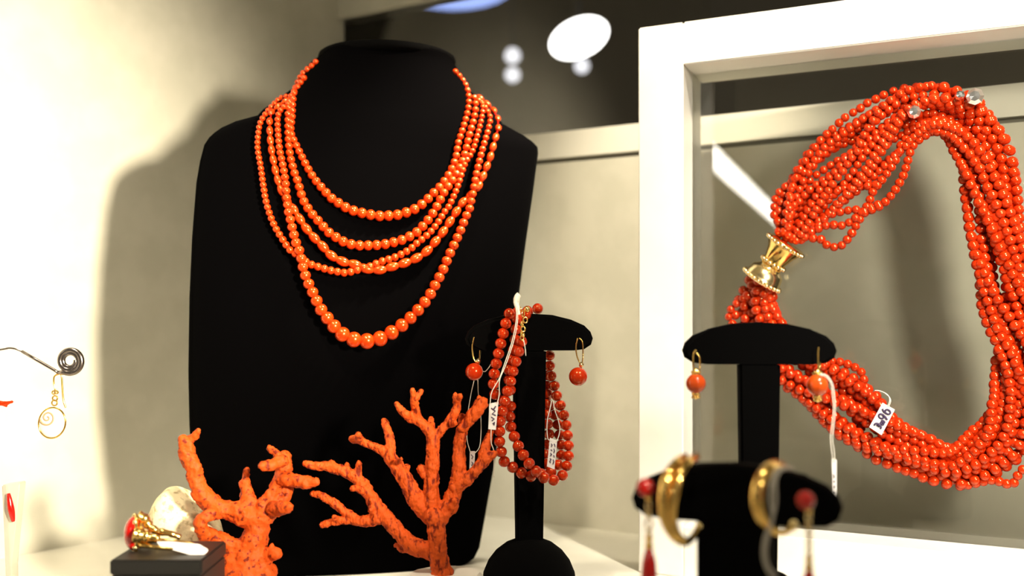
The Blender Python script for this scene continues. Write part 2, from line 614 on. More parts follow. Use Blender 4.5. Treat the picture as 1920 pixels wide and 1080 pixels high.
def member(name, quad, quadback, m=M['frame']):
    bm = bmesh.new()
    A = [bm.verts.new(fw(t, z, 0)) for t, z in quad]
    B = [bm.verts.new(fw(t, z, DEP)) for t, z in quadback]
    bm.faces.new(A)
    bm.faces.new(B[::-1])
    for i in range(4):
        j = (i + 1) % 4
        bm.faces.new((A[i], B[i], B[j], A[j]))
    bmesh.ops.bevel(bm, geom=bm.edges[:], offset=.0009, segments=2, affect='EDGES')
    return from_bm(name, bm, m, root, sharp=35)


q = [(0, 0), (FI_L, 0), (FI_L, FT), (0, FT)]
member('left_stile', q, [(0, 0), (FI_L + SPL, 0), (FI_L + SPL, FT), (0, FT)])
q = [(FI_L, FI_T), (FR_I, FI_T), (FR_I, FT), (FI_L, FT)]
member('top_rail', q, [(FI_L + SPL, FI_T), (FR_I, FI_T), (FR_I, FT), (FI_L + SPL, FT)])
q = [(FI_L, 0), (FR_I, 0), (FR_I, FI_B), (FI_L, FI_B)]
member('bottom_rail', q, [(FI_L + SPL, 0), (FR_I, 0), (FR_I, FI_B), (FI_L + SPL, FI_B)])
q = [(FR_I, 0), (FR_O, 0), (FR_O, FT), (FR_I, FT)]
member('right_stile', q, q)
bm = bmesh.new()
prism(bm, [fw(FI_L - .006, FI_B - .001, .031), fw(FR_I, FI_B - .001, .031), fw(FR_I, FI_T + .001, .031), fw(FI_L - .006, FI_T + .001, .031)], Vector((NF.x, NF.y, 0)) * .003)
po = from_bm('pane', bm, M['pane'], root, smooth=False)
settle(root)


def on_pane(px, py, off):
    """Where the ray of a photo point meets the plane `off` metres in front of the pane."""
    d = P(px, py, 1.0) - ORI
    n = Vector((NF.x, NF.y, 0))
    p0 = fw(0, 0, .031 - off)
    t = (p0 - ORI).dot(n) / d.dot(n)
    return ORI + d * t


# ------------------------------------------------------------------ the many-strand necklace on the pane
ROUTE = [(1478, 450, 26), (1492, 415, 44), (1530, 355, 60), (1590, 295, 66), (1650, 245, 64), (1705, 212, 58), (1760, 205, 50), (1812, 232, 52), (1845, 290, 56), (1856, 350, 56), (1868, 430, 56), (1884, 520, 58), (1900, 600, 60), (1914, 680, 58), (1910, 750, 56), (1880, 815, 58), (1830, 860, 50), (1780, 876, 42), (1720, 852, 44), (1660, 822, 50), (1600, 772, 58), (1540, 722, 52), (1480, 683, 46), (1440, 640, 48), (1418, 590, 46), (1420, 556, 38), (1428, 530, 32)]
root = thing('torsade_necklace', 'many-strand twisted coral bead necklace with a gold clasp on the framed pane', 'necklace', on_pane(1700, 850, .008))
rc = catmull([Vector(p) for p in ROUTE], 14)
RL = [0]
for a, b in zip(rc, rc[1:]):
    RL.append(RL[-1] + (a.xy - b.xy).length)
RT = RL[-1]


def route(s):
    i = 0
    lo, hi = 0, len(RL) - 2
    while lo < hi:
        mid = (lo + hi + 1) // 2
        if RL[mid] <= s:
            lo = mid
        else:
            hi = mid - 1
    i = lo
    f = min(max((s - RL[i]) / max(RL[i + 1] - RL[i], 1e-6), 0), 1)
    p = rc[i].lerp(rc[i + 1], f)
    a, b = rc[max(i - 1, 0)].xy, rc[min(i + 2, len(rc) - 1)].xy
    t = (b - a).normalized()
    return p, t


BD = 17.5
R3 = BD * .5 * .70 / F
strands = []
spec = [(1.0, k / 9) for k in range(9)] + [(.60, (k + .5) / 5) for k in range(5)] + [(.2, 0)]
for si, (rad, ph0) in enumerate(spec):
    s = random.uniform(0, BD)
    ph_noise = [random.uniform(-.6, .6) for _ in range(9)]
    line = []
    while s < RT:
        p, t = route(s)
        k = s / RT * 8
        i = int(k)
        ns = ph_noise[i] * (1 - k + i) + ph_noise[min(i + 1, 8)] * (k - i)
        ph = 2 * pi * ph0 + 2 * pi * 1.6 * s / RT + ns
        nrm = Vector((-t.y, t.x))
        lat = (p.z - BD * .4) * rad * cos(ph)
        q = p.xy + nrm * lat
        dep = .0075 + .0052 * rad * sin(ph) * min(1, p.z / 44)
        if s > 40:
            q += Vector((random.uniform(-1, 1), random.uniform(-1, 1)))
        bd = BD * (.93 if s < 380 else 1.10)
        line.append((q, dep, bd))
        s += bd * .92
    strands.append(line)
# loose strands drooping away from the bundle near the clasp (as the photograph shows)
c8 = lambda L: [(1440 + x / 3.085, 130 + y / 3.085) for x, y in L]
LOOSE = [c8([(60, 880), (35, 840), (45, 740), (100, 680), (190, 610), (260, 540), (330, 450), (420, 385), (520, 310), (620, 240), (740, 165), (850, 118), (940, 95)]),
         c8([(250, 900), (330, 855), (400, 830), (500, 812), (570, 820), (650, 790), (720, 720), (780, 620), (800, 560), (835, 450), (900, 390), (980, 350)]),
         c8([(170, 960), (240, 975), (310, 985), (350, 1022), (420, 1022), (480, 955), (530, 870), (590, 800), (650, 780)]),
         c8([(280, 780), (400, 705), (470, 680), (560, 675), (630, 665), (690, 600), (740, 520), (780, 420), (830, 390)]),
         c8([(250, 940), (350, 900), (420, 905), (480, 880), (530, 840), (580, 780), (600, 720), (640, 660)]),
         c8([(150, 800), (250, 690), (370, 610), (450, 540), (560, 470), (650, 395), (720, 330), (800, 260)])]
LOOSE.append([(1800, 912), (1835, 905), (1862, 900), (1880, 905), (1898, 908), (1908, 892), (1918, 880)])
LOOSE.append([(1545, 678), (1570, 678), (1595, 685), (1615, 698), (1622, 722), (1632, 745)])
LOOSE.append([(1392, 560), (1378, 572), (1366, 588), (1372, 606), (1395, 622)])
for L in LOOSE:
    line = []
    for p, sz in walk(L, lambda p, t: BD * .95, .90):
        line.append((p.xy, .0085, BD * .95))
    strands.append(line)
allb = []
for line in strands:
    P3 = [on_pane(q.x, q.y, dep) for q, dep, bd in line]
    for i, c in enumerate(P3):
        ax = P3[min(i + 1, len(P3) - 1)] - P3[max(i - 1, 0)]
        if ax.length < 1e-6:
            ax = Vector((1, 0, 0))
        allb.append((line[i][1] + random.uniform(0, .0008), line[i][0], c, ax, line[i][2] * .5 * .70 / F))
inview = [b for b in allb if b[1].x < 1925]
inview.sort(key=lambda b: -b[0])
chosen = set()
for b in inview[:300]:
    chosen.add(id(b))
    add_bead(root, b[2], b[4] * random.uniform(.96, 1.06), b[3], BEAD_D)
# the other beads joined in one part
vs, fs, smn = [], [], []
src = [v.co.copy() for v in BEAD_D.vertices]
srcf = [tuple(p.vertices) for p in BEAD_D.polygons]
for b in allb:
    if id(b) in chosen:
        continue
    q = b[3].to_track_quat('Z', 'Y')
    r = b[4] * random.uniform(.96, 1.06)
    o0 = len(vs)
    c = b[2] - root.location
    vs += [c + q @ (v * r) for v in src]
    fs += [tuple(i + o0 for i in f) for f in srcf]
me = bpy.data.meshes.new('bead_strands')
me.from_pydata(vs, [], fs)
o = link('bead_strands', me, M['bead_dark'], root)
o['kind'] = 'stuff'
# gold clasp: two flared caps meeting at a waist
lo = on_pane(1428, 526, .009)
hi = on_pane(1474, 458, .009)
ax = (hi - lo).normalized()
Lc = (hi - lo).length
U = .70 / F
bm = bmesh.new()
lathe(bm, [(-.001, .0), (-.001, 37 * U), (.0012, 39 * U), (.0022, 37 * U), (.0035, 36 * U), (.0075, 33 * U), (.0095, 26 * U), (.0105, 22 * U), (.0125, 21 * U), (.0125, 0)], lo, ax, 36)
caps = [from_bm('clasp_cap', bm, M['gold_pale'], root)]
bm = bmesh.new()
lathe(bm, [(.0125, 0), (.0125, 22 * U), (.0145, 23 * U), (.016, 22 * U), (Lc - .006, 29 * U), (Lc - .0025, 36 * U), (Lc - .0015, 38 * U), (Lc, 38 * U), (Lc + .001, 35 * U), (Lc + .001, 0)], lo, ax, 36)
caps.append(from_bm('clasp_cap', bm, M['gold'], root))
u = (Vector((0, 0, 1)) - ax * ax.z).normalized()
v = ax.cross(u)
for h, rr, n, br in ((.0005, 40 * U, 26, .0015), (.0138, 24 * U, 16, .0016), (Lc - .001, 39 * U, 26, .0014)):
    bm = bmesh.new()
    for k in range(n):
        an = 2 * pi * k / n
        ball(bm, lo + ax * h + u * (rr * cos(an)) + v * (rr * sin(an)), br, seg=8, ring=6)
    from_bm('gold_granules', bm, M['gold_pale'], caps[0] if h < .01 else caps[1])
for ch in root.children:
    if ch.name.startswith('clasp_cap'):
        ch.location = -root.location
# steel pegs carrying the necklace, added to give the white glints on the pane
for px, py, rr, lab in ((1722, 218, .0042, 'faceted steel peg added for the glint left of the top of the twisted framed necklace'),
                        (1806, 188, .0030, 'small steel peg added for a glint between two larger ones, top of the framed necklace'),
                        (1834, 190, .0052, 'largest steel peg, added for the pane glare at the upper right bend of the framed necklace')):
    root = thing('peg', lab, 'peg', on_pane(px, py, 0))
    bm = bmesh.new()
    lathe(bm, [(0, rr * .6), (.015, rr * .6), (.016, rr), (.0175, rr), (.0195, rr * .6), (.0198, 0)], on_pane(px, py, 0), Vector((-NF.x, -NF.y, 0)), 8)
    from_bm('peg_head', bm, M['glint_steel'], root, smooth=False)
    settle(root)


# ------------------------------------------------------------------ tags and threads
def card(parent, name, corners, d, thick=.0005, m=None, dfun=None):
    bm = bmesh.new()
    pts = [(dfun(x, y) if dfun else P(x, y, d)) for x, y in corners]
    prism(bm, pts, Vector((0, thick, 0)))
    return from_bm(name, bm, m or M['card'], parent, smooth=False)


def strokes(parent, lines, d, r, name='writing', dfun=None, m=None):
    bm = bmesh.new()
    for L in lines:
        pts = [(dfun(x, y) if dfun else P(x, y, d)) for x, y in L]
        tube(bm, pts, r, 6, flat=.35)
    return from_bm(name, bm, m or M['ink'], parent)


def threads(parent, lines, d, r=.00027, m=None, name='thread', dfun=None):
    """lines of (px, py[, d])"""
    for L in lines:
        pts = [(dfun(p[0], p[1]) if dfun else P(p[0], p[1], p[2] if len(p) > 2 else d)) for p in L]
        bm = bmesh.new()
        tube(bm, catmull(pts, 6), r, 6)
        from_bm(name, bm, m or M['thread'], parent)


def price_tag(label, corners, d, lines, thr, scale=1.0, dfun=None, dink=None):
    c = (dfun or (lambda x, y: P(x, y, d)))(*corners[0])
    root = thing('price_tag', label, 'tag', c)
    cobj = card(root, 'card', corners, d, dfun=dfun)
    if lines:
        strokes(cobj, lines, d - .0003, .00032 * scale, dfun=(lambda x, y: dfun(x, y) - Vector((0, .0003, 0))) if dfun else None)
    threads(root, thr, d, dfun=dfun)
    settle(root)
    return root


def local_strokes(corners, letters, rot=0):
    """letters in (u, v) with u along corners[0]->corners[3] and v along corners[0]->corners[1]."""
    a, b, c, e = [Vector(p) for p in corners]
    out = []
    for L in letters:
        out.append([tuple(a + (e - a) * u + (b - a) * v) for u, v in L])
    return out


def arc(cx, cy, rx, ry, a0, a1, n=12):
    return [(cx + rx * cos(radians(a0 + (a1 - a0) * k / n)), cy + ry * sin(radians(a0 + (a1 - a0) * k / n))) for k in range(n + 1)]


# big tag 96 oo euro, the writing runs down the card
co = [(1655, 755), (1678, 768), (1653, 816), (1630, 801)]
pd = lambda x, y: on_pane(x, y, .0185)
nine = arc(.20, .62, .075, .20, 0, 360) + [(.275, .62), (.27, .40), (.20, .18)]
six = [(.46, .86), (.39, .62), (.375, .42)] + arc(.45, .36, .075, .19, 160, 520)
oo1 = arc(.585, .66, .03, .12, 0, 360)
oo2 = arc(.665, .66, .03, .12, 0, 360)
eur = arc(.82, .48, .085, .26, 60, 300)
eb1 = [(.71, .55), (.84, .55)]
eb2 = [(.71, .42), (.83, .42)]
root = price_tag('white price tag handwritten 96 and a euro sign, on the twisted framed necklace', co, 0,
                 local_strokes(co, [nine, six, oo1, oo2, eur, eb1, eb2]), [[(1664, 762), (1668, 750), (1664, 740), (1650, 733), (1640, 732)], [(1666, 763), (1670, 752), (1667, 744), (1660, 738)]], 2.0, dfun=pd)


# ------------------------------------------------------------------ black T stands
def t_stand(label, cx, cy_top, d, yaw, half=.040, height=None, colw=(.0108, .0088), arm_h=.0222, base=True, sink=0.0, lean=0.0):
    top = P(cx, cy_top, d)
    root = thing('earring_stand', label, 'stand', (top.x, d, 0), 'black velvet T stands')
    root.rotation_euler = (0, 0, yaw)
    zt = top.z
    th = .011
    k = half / .040
    out = [(0, 0), (-.014, -.0008), (-.026, -.0036), (-.0345, -.0072), (-.0385, -.0110), (-.0400, -.0150), (-.0388, -.0188), (-.0345, -.0215), (-.028, -.0222), (-.011, -.0222)]
    half_l = [(x * k, zt + z * arm_h / .0222) for x, z in out]
    poly = half_l + [(-x, z) for x, z in half_l[:0:-1]]
    bm = bmesh.new()
    prism(bm, [Vector((x, -th / 2, z)) for x, z in poly], Vector((0, th, 0)))
    bmesh.ops.bevel(bm, geom=[e for e in bm.edges if abs(e.verts[0].co.y - e.verts[1].co.y) < 1e-6], offset=.0018, segments=3, affect='EDGES')
    from_bm('arm', bm, M['velvet'], root, sharp=50)
    bm = bmesh.new()
    z1, z0 = zt - arm_h + .001, .006
    prism(bm, [Vector((-colw[1], -th / 2, z0)), Vector((colw[1], -th / 2, z0)), Vector((colw[0], -th / 2, z1)), Vector((-colw[0], -th / 2, z1))], Vector((0, th, 0)))
    bmesh.ops.bevel(bm, geom=bm.edges[:], offset=.0015, segments=2, affect='EDGES')
    from_bm('column', bm, M['velvet'], root, sharp=50)
    bm = bmesh.new()
    R = .0285
    prof = [(0, 0), (0, R * .93), (.002, R * .985), (.006, R)] + [(.0145 + R * sin(a), R * cos(a)) for a in [radians(x) for x in (0, 15, 30, 45, 60, 75)]] + [(.0145 + R, 0)]
    lathe(bm, prof, (0, 0, 0), (0, 0, 1), 40)
    from_bm('base', bm, M['velvet'], root)
    return root


t_stand('black velvet T stand draped with a coral bead bracelet, in front of the bust', 992, 588, .66, radians(8), half=.0385, arm_h=.0222, colw=(.0098, .0074))
t_stand('black velvet T stand with two orange barrel bead earrings, before the white frame', 1422, 604, .58, radians(-4), half=.0400, colw=(.0108, .0088))
t_stand('low blurred black velvet T stand nearest the camera, with gold hoops', 1378, 868, .45, radians(-20), half=.0425, arm_h=.0240, colw=(.0150, .0150))


# ------------------------------------------------------------------ earrings
def wire(parent, pts, d, r=.00042, name='ear_wire', m=None):
    bm = bmesh.new()
    tube(bm, catmull([P(p[0], p[1], d + (p[2] if len(p) > 2 else 0)) for p in pts], 8), r, 8)
    return from_bm(name, bm, m or M['gold'], parent)


def one_ball(parent, px, py, d, rpx, m, name='coral_bead', sz=1.0, lob=0):
    bm = bmesh.new()
    r = rpx * d / F
    bmesh.ops.create_uvsphere(bm, u_segments=32, v_segments=20, radius=1)
    for v in bm.verts:
        if lob:
            an = math.atan2(v.co.y, v.co.x)
            f = 1 + .035 * cos(lob * an) * (1 - v.co.z ** 2)
            v.co.x *= f
            v.co.y *= f
        v.co = v.co * r
        v.co.z *= sz
    o = from_bm(name, bm, m, parent)
    o.location = P(px, py, d)
    return o


def drop_earring(label, hook, capxy, ballxy, rpx, d, m, barrel=False):
    root = thing('drop_earring', label, 'earring', P(hook[0][0], hook[0][1], d), 'earrings on the T stands')
    wire(root, hook, d)
    bx, by = ballxy
    one_ball(root, bx, by, d, rpx, m, sz=1.04 if barrel else 1.0, lob=8 if barrel else 0)
    bm = bmesh.new()
    cx, cy = capxy
    q = d / F
    if barrel:
        c = P(bx, by, d)
        lathe(bm, [(rpx * q * 1.02 - .0006, rpx * q * .45), (rpx * q * 1.02, rpx * q * .42), (rpx * q * 1.02 + .0016, rpx * q * .2), (rpx * q * 1.02 + .0026, .0007), (rpx * q * 1.02 + .003, 0)], c, (0, 0, 1), 16)
        for k in range(6):
            an = 2 * pi * k / 6
            ball(bm, c + Vector((.0017 * cos(an), .0017 * sin(an), rpx * q * 1.02 + .0008)), .0009, seg=8, ring=6)
        from_bm('bead_cap', bm, M['gold'], root)
        bm = bmesh.new()
        lathe(bm, [(rpx * q - .0004, .0022), (rpx * q + .001, .0022), (rpx * q + .0013, .0016), (rpx * q + .0024, .0016), (rpx * q + .003, .0009), (rpx * q + .0034, 0)], c, (0, 0, -1), 16)
        for k in range(6):
            an = 2 * pi * k / 6
            ball(bm, c + Vector((.0017 * cos(an), .0017 * sin(an), -rpx * q - .0022)), .0007, seg=8, ring=6)
        from_bm('bead_cap', bm, M['gold'], root)
    else:
        mt = Matrix.Translation(P(cx, cy, d)) @ Matrix.Rotation(.3, 4, 'Y')
        bmesh.ops.create_cube(bm, size=1, matrix=mt @ Matrix.Diagonal((8 * q, 8 * q, 10 * q, 1)))
        bmesh.ops.bevel(bm, geom=bm.edges[:], offset=.0005, segments=2, affect='EDGES')
        from_bm('bead_cap', bm, M['gold_pale'], root)
    settle(root)
    return root


dm = .650
drop_earring('round dark coral drop earring at the left end of the bracelet stand', [(889, 632), (886, 645), (886, 660), (889, 674), (897, 684)], (897, 677), (889, 697), 16.5, dm, M['bead_dark'])
drop_earring('round dark coral drop earring at the right end of the bracelet stand', [(1083, 634), (1080, 648), (1081, 664), (1085, 676), (1090, 685)], (1090, 684), (1084, 706), 17.5, dm, M['bead_dark'])
dr = .568
drop_earring('orange barrel bead earring without a tag, left end of its stand', [(1305, 656), (1301, 662), (1300, 680), (1302, 692), (1304, 700)], (1304, 700), (1305, 719), 18, dr, M['bead_orange'], True)
drop_earring('orange barrel bead earring with a white thread, right end of its stand', [(1535, 651), (1534, 662), (1534, 680), (1534, 695), (1533, 702)], (1533, 702), (1533, 722), 20, dr, M['bead_orange'], True)
# hanging rear wires
for nm, pts, d in (('a', [(899, 656), (899, 668), (898, 682)], dm + .004), ('b', [(1092, 656), (1092, 670), (1091, 684)], dm + .004), ('c', [(1312, 680), (1312, 692), (1311, 704)], dr + .004)):
    pass
ers = [o for o in COL.objects if o.name.startswith('drop_earring')]
for rt, pts, d in zip(ers, ([(899, 640), (900, 660), (898, 682)], [(1092, 642), (1093, 668), (1091, 684)], [(1312, 670), (1312, 690), (1310, 703)], [(1538, 660), (1537, 690), (1535, 702)]), (dm, dm, dr, dr)):
    o = wire(rt, [(pts[0][0] - 6, pts[0][1] - 8, .006)] + [(p[0], p[1], .005) for p in pts[:-1]] + [(*pts[-1], 0)], d)
    o.location = -rt.location

# tag on the right orange earring
co = [(1559, 860), (1569, 862), (1569, 942), (1562, 938)]
L = [[(1562, 890), (1565, 893), (1563, 896)], [(1562, 902), (1566, 903)], [(1563, 910), (1566, 912), (1563, 915)], [(1563, 921), (1566, 924)], [(1565, 928), (1562, 931)]]
price_tag('long narrow white tag hanging by a thread from the right orange barrel earring', co, dr - .004, L,
          [[(1537, 703), (1548, 706), (1558, 720), (1561, 745), (1563, 765), (1560, 795), (1557, 820), (1559, 845), (1562, 866)],
           [(1537, 701), (1550, 704), (1561, 720), (1565, 748), (1566, 770), (1563, 800), (1561, 825), (1564, 845), (1565, 866)]], .7)

# tag on the left coral ball earring
co = [(881, 846), (891, 846), (889, 880), (880, 882)]
price_tag('tiny white tag hanging on a thread below the left coral ball earring', co, .668, [[(883, 852), (887, 856), (884, 860)], [(884, 866), (887, 868), (884, 873)]],
          [[(897, 690, .65), (908, 697, .652), (916, 690, .652), (921, 682, .652)], [(889, 713, .652), (884, 735, .66), (878, 770, .668), (876, 800, .668), (876, 825, .668), (882, 848, .668)],
           [(896, 712, .652), (897, 740, .66), (901, 770, .668), (902, 810, .668), (899, 838, .668), (890, 850, .668)]], .7)

# ------------------------------------------------------------------ bracelet on the middle stand
root = thing('coral_bracelet', 'two-loop dark coral bead bracelet slung over the middle black stand', 'bracelet', P(960, 880, .64))
z3 = lambda L: [(860 + x / 2.7, 530 + y / 2.7, d) for x, y, d in L]
SA = z3([(400, 132, .668), (372, 138, .664), (330, 150, .657), (300, 150, .652), (268, 142, .646), (245, 188, .643), (230, 238, .642), (217, 290, .642), (205, 343, .642), (193, 397, .642), (182, 450, .642), (176, 505, .643), (182, 560, .645), (205, 590, .648), (240, 605, .648), (262, 625, .646), (258, 670, .645), (262, 722, .643), (278, 770, .640), (302, 828, .637), (332, 880, .635), (366, 928, .634), (406, 968, .636), (448, 996, .642), (493, 998, .650), (528, 973, .657), (547, 928, .662), (556, 880, .664), (556, 830, .666), (552, 778, .668), (545, 725, .670), (532, 670, .671), (515, 620, .672), (495, 567, .673), (482, 510, .674), (465, 460, .674), (460, 410, .674), (460, 365, .674), (462, 330, .674)])
SB = z3([(318, 298, .638), (303, 350, .637), (287, 405, .637), (271, 458, .637), (259, 512, .637), (242, 567, .637), (229, 622, .637), (212, 682, .637), (208, 738, .637), (206, 795, .637), (214, 850, .638), (230, 905, .640), (270, 932, .642), (305, 955, .643), (348, 978, .643), (395, 975, .645), (440, 960, .650), (475, 955, .660), (508, 915, .672), (522, 860, .676), (515, 800, .680), (505, 740, .681), (495, 690, .682), (470, 640, .683), (450, 590, .683), (446, 540, .683), (448, 480, .683), (450, 420, .683)])
SC = z3([(340, 160, .655), (300, 178, .650), (290, 220, .648), (290, 265, .648), (280, 310, .647), (276, 345, .647), (262, 400, .647), (250, 440, .647), (256, 500, .648), (262, 555, .648)])
SD = z3([(448, 560, .678), (445, 630, .678), (446, 690, .678), (458, 760, .678), (448, 830, .676), (436, 890, .672), (455, 945, .664)])
for k, st in enumerate((SA, SB, SC, SD)):
    W = walk(st, lambda p, t: 21.0, .92)
    P3 = [P(p.x, p.y, p.z) for p, sz in W]
    for i, c in enumerate(P3):
        ax = P3[min(i + 1, len(P3) - 1)] - P3[max(i - 1, 0)]
        add_bead(root, c, 10.9 * .645 / F, ax, BEAD_D)
# gold clasp and chain links
bm = bmesh.new()
for (x, y, r, an) in ((972, 580, 6, 0), (981, 588, 6, 1), (985, 600, 5.5, .3), (979, 608, 5.5, 1.2), (981, 617, 5, .2), (978, 625, 5, 1.3), (979, 633, 4.5, .3)):
    c = P(x, y, .634)
    rr = r * .634 / F
    pts = [c + Vector((rr * .75 * cos(t) * cos(an), rr * .75 * cos(t) * sin(an), rr * sin(t))) for t in [2 * pi * k / 14 for k in range(14)]]
    tube(bm, pts, .00042, 6, closed=True)
ball(bm, P(988, 580, .636), .0019, seg=10, ring=8)
ball(bm, P(980, 628, .634), .0014, seg=10, ring=8)
o = from_bm('clasp', bm, M['gold'], root)
o.location = -root.location
# tags of the bracelet
zc = lambda L: [(860 + x / 2.7, 530 + y / 2.7) for x, y in L]
co = zc([(155, 612), (202, 603), (188, 745), (150, 742)])
L = [zc(s) for s in ([(165, 635), (185, 650), (170, 665), (188, 672)], [(165, 680), (180, 690), (168, 700)], [(172, 715), (182, 705), (178, 722)], [(188, 625), (178, 640)])]
price_tag('white tag with purple scribble on a long thread at the left of the bracelet', co, .632, L,
          [[(971, 553, .632), (968, 575, .631), (968, 600, .631), (960, 640, .631), (945, 685, .631), (936, 710, .631), (922, 735, .631), (919, 757, .631)],
           [(974, 556, .632), (971, 580, .631), (970, 605, .631), (963, 640, .631), (948, 685, .631), (937, 712, .631), (936, 740, .631), (932, 756, .631)],
           [(921, 804, .632), (921, 830, .632), (926, 848, .632), (926, 895, .632)],
           [(982, 638, .63), (985, 655, .63), (986, 667, .63)]], 1.3)
co = zc([(462, 785), (499, 800), (485, 946), (447, 930)])
L = [zc(s) for s in ([(468, 815), (474, 822), (468, 830)], [(466, 845), (473, 850)], [(465, 862), (471, 870), (464, 876)], [(462, 890), (468, 893), (461, 905), (466, 910)], [(484, 815), (488, 830)], [(482, 840), (486, 852), (481, 860)], [(481, 872), (484, 885)], [(478, 895), (482, 905), (477, 918)])]
price_tag('white tag with tiny written figures inside the bracelet right of the column', co, .648, L,
          [zc([(470, 600), (462, 640), (450, 690), (447, 740), (452, 790), (468, 800)]), zc([(478, 598), (485, 640), (505, 700), (512, 750), (498, 800), (488, 805)])])
# knotted white string end on top
root = thing('thread_knot', 'white knotted thread end standing up on top of the bracelet', 'thread', P(968, 572, .632))
bm = bmesh.new()
tube(bm, catmull([P(974, 552, .632), (P(970, 556, .632)), P(967, 566, .632), P(970, 576, .632), P(973, 590, .632)], 5), [.0012] + [.0017] * 8 + [.0014] * 8 + [.0010] * 4, 8)
from_bm('knot', bm, M['thread'], root)
settle(root)

# ------------------------------------------------------------------ front stand jewellery (blurred)
df = .425


def red_drop(label, bx, by, d, pts, dropy, dropx, clip=1080):
    root = thing('red_drop_earring', label, 'earring', P(bx, by, d), 'red drop earrings on the nearest stand')
    one_ball(root, bx, by, d, 17.5, M['bead_red'], 'coral_bead')
    q = d / F
    bm = bmesh.new()
    ball(bm, P(bx + 6, by + 19, d), 6.5 * q, seg=12, ring=8)
    from_bm('gold_cap', bm, M['gold'], root)
    prev = by + 24
    for (x, y, r) in pts:
        bm = bmesh.new()
        c = P(x, y, d)
        rr = r * q
        tube(bm, [c + Vector((rr * .6 * cos(t), rr * .5 * cos(t), rr * sin(t))) for t in [2 * pi * k / 14 for k in range(14)]], .0005, 6, closed=True)
        from_bm('chain_link', bm, M['gold_pale'], root)
    bm = bmesh.new()
    c = P(dropx, dropy, d)
    lathe(bm, [(0, .0011), (.0012, .0016), (.0025, .0010), (.004, .0016), (.005, .0018)], c, (0, 0, -1), 14)
    from_bm('drop_cap', bm, M['gold'], root)
    bm = bmesh.new()
    lathe(bm, [(.0045, 0), (.0046, .0009), (.007, .0019), (.011, .0029), (.016, .0033), (.0195, .0029), (.022, .0018), (.0232, .0006), (.0234, 0)], c, (0, 0, -1), 20)
    from_bm('coral_drop', bm, M['bead_red'], root)
    settle(root)


red_drop('red coral ball and drop earring at the left end of the nearest stand', 1210, 914, .438, [(1216, 948, 8), (1216, 962, 7), (1217, 982, 11), (1217, 998, 6)], 1004, 1217)
red_drop('red coral ball and drop earring at the right end of the nearest stand', 1510, 938, .405, [(1516, 968, 8), (1516, 984, 8), (1517, 1000, 8), (1517, 1016, 8), (1517, 1032, 8)], 1042, 1517)


def hoop(label, bands, d, ends):
    root = thing('gold_hoop_earring', label, 'earring', P(bands[0][0][0][0], bands[0][0][0][1], d))
    for L, r in bands:
        bm = bmesh.new()
        pts = catmull([P(p[0], p[1], d + p[2]) for p in L], 8)
        n = len(pts)
        rr = [r * (.55 + .45 * sin(pi * min(1, (k / n) * 1.1 + .1))) for k in range(n)]
        tube(bm, pts, rr, 14)
        from_bm('band', bm, M['gold'], root)
    for x, y, z, r in ends:
        bm = bmesh.new()
        ball(bm, P(x, y, d + z), r, seg=14, ring=10)
        from_bm('end_ball', bm, M['gold_pale'], root)
    settle(root)
    return root


hoop('open double band gold hoop earring over the left arm of the nearest stand',
     [([(1284, 856, .014), (1270, 866, .004), (1254, 888, -.002), (1245, 920, -.004), (1244, 955, -.004), (1251, 985, -.003), (1266, 1008, -.002), (1285, 1018, .002), (1300, 1008, .006), (1308, 994, .009)], .0022),
      ([(1306, 856, .014), (1292, 866, .004), (1276, 888, -.002), (1266, 920, -.004), (1260, 950, -.004), (1260, 975, -.003), (1270, 1003, -.002), (1288, 1014, .002), (1302, 1002, .006), (1310, 988, .009)], .0022)],
     .434, [(1311, 986, .009, .0015)])
hoop('open gold hoop earring with a grey thread over the right arm of the nearest stand',
     [([(1470, 878, .014), (1452, 872, .006), (1438, 882, 0), (1424, 905, -.003), (1419, 935, -.004), (1424, 963, -.003), (1438, 986, 0), (1456, 997, .004), (1474, 996, .008), (1488, 984, .012)], .0025)],
     .413, [(1488, 984, .012, .0021), (1484, 989, .011, .0018)])
root = thing('thread_loop', 'grey clear thread loop hanging from the right gold hoop on the nearest stand', 'thread', P(1470, 880, .405))
threads(root, [[(1488, 880, .418), (1472, 876, .410), (1456, 884, .405), (1447, 905, .404), (1444, 935, .404), (1448, 962, .404), (1447, 980, .404), (1440, 1005, .404), (1436, 1035, .404), (1441, 1062, .404), (1456, 1080, .404)],
               [(1484, 879, .416), (1466, 880, .408), (1454, 900, .405), (1454, 940, .404), (1450, 965, .404), (1444, 985, .404), (1434, 1010, .404), (1431, 1040, .404), (1438, 1068, .404), (1452, 1085, .404)]], .404, .0006, M['thread_grey'])
settle(root)


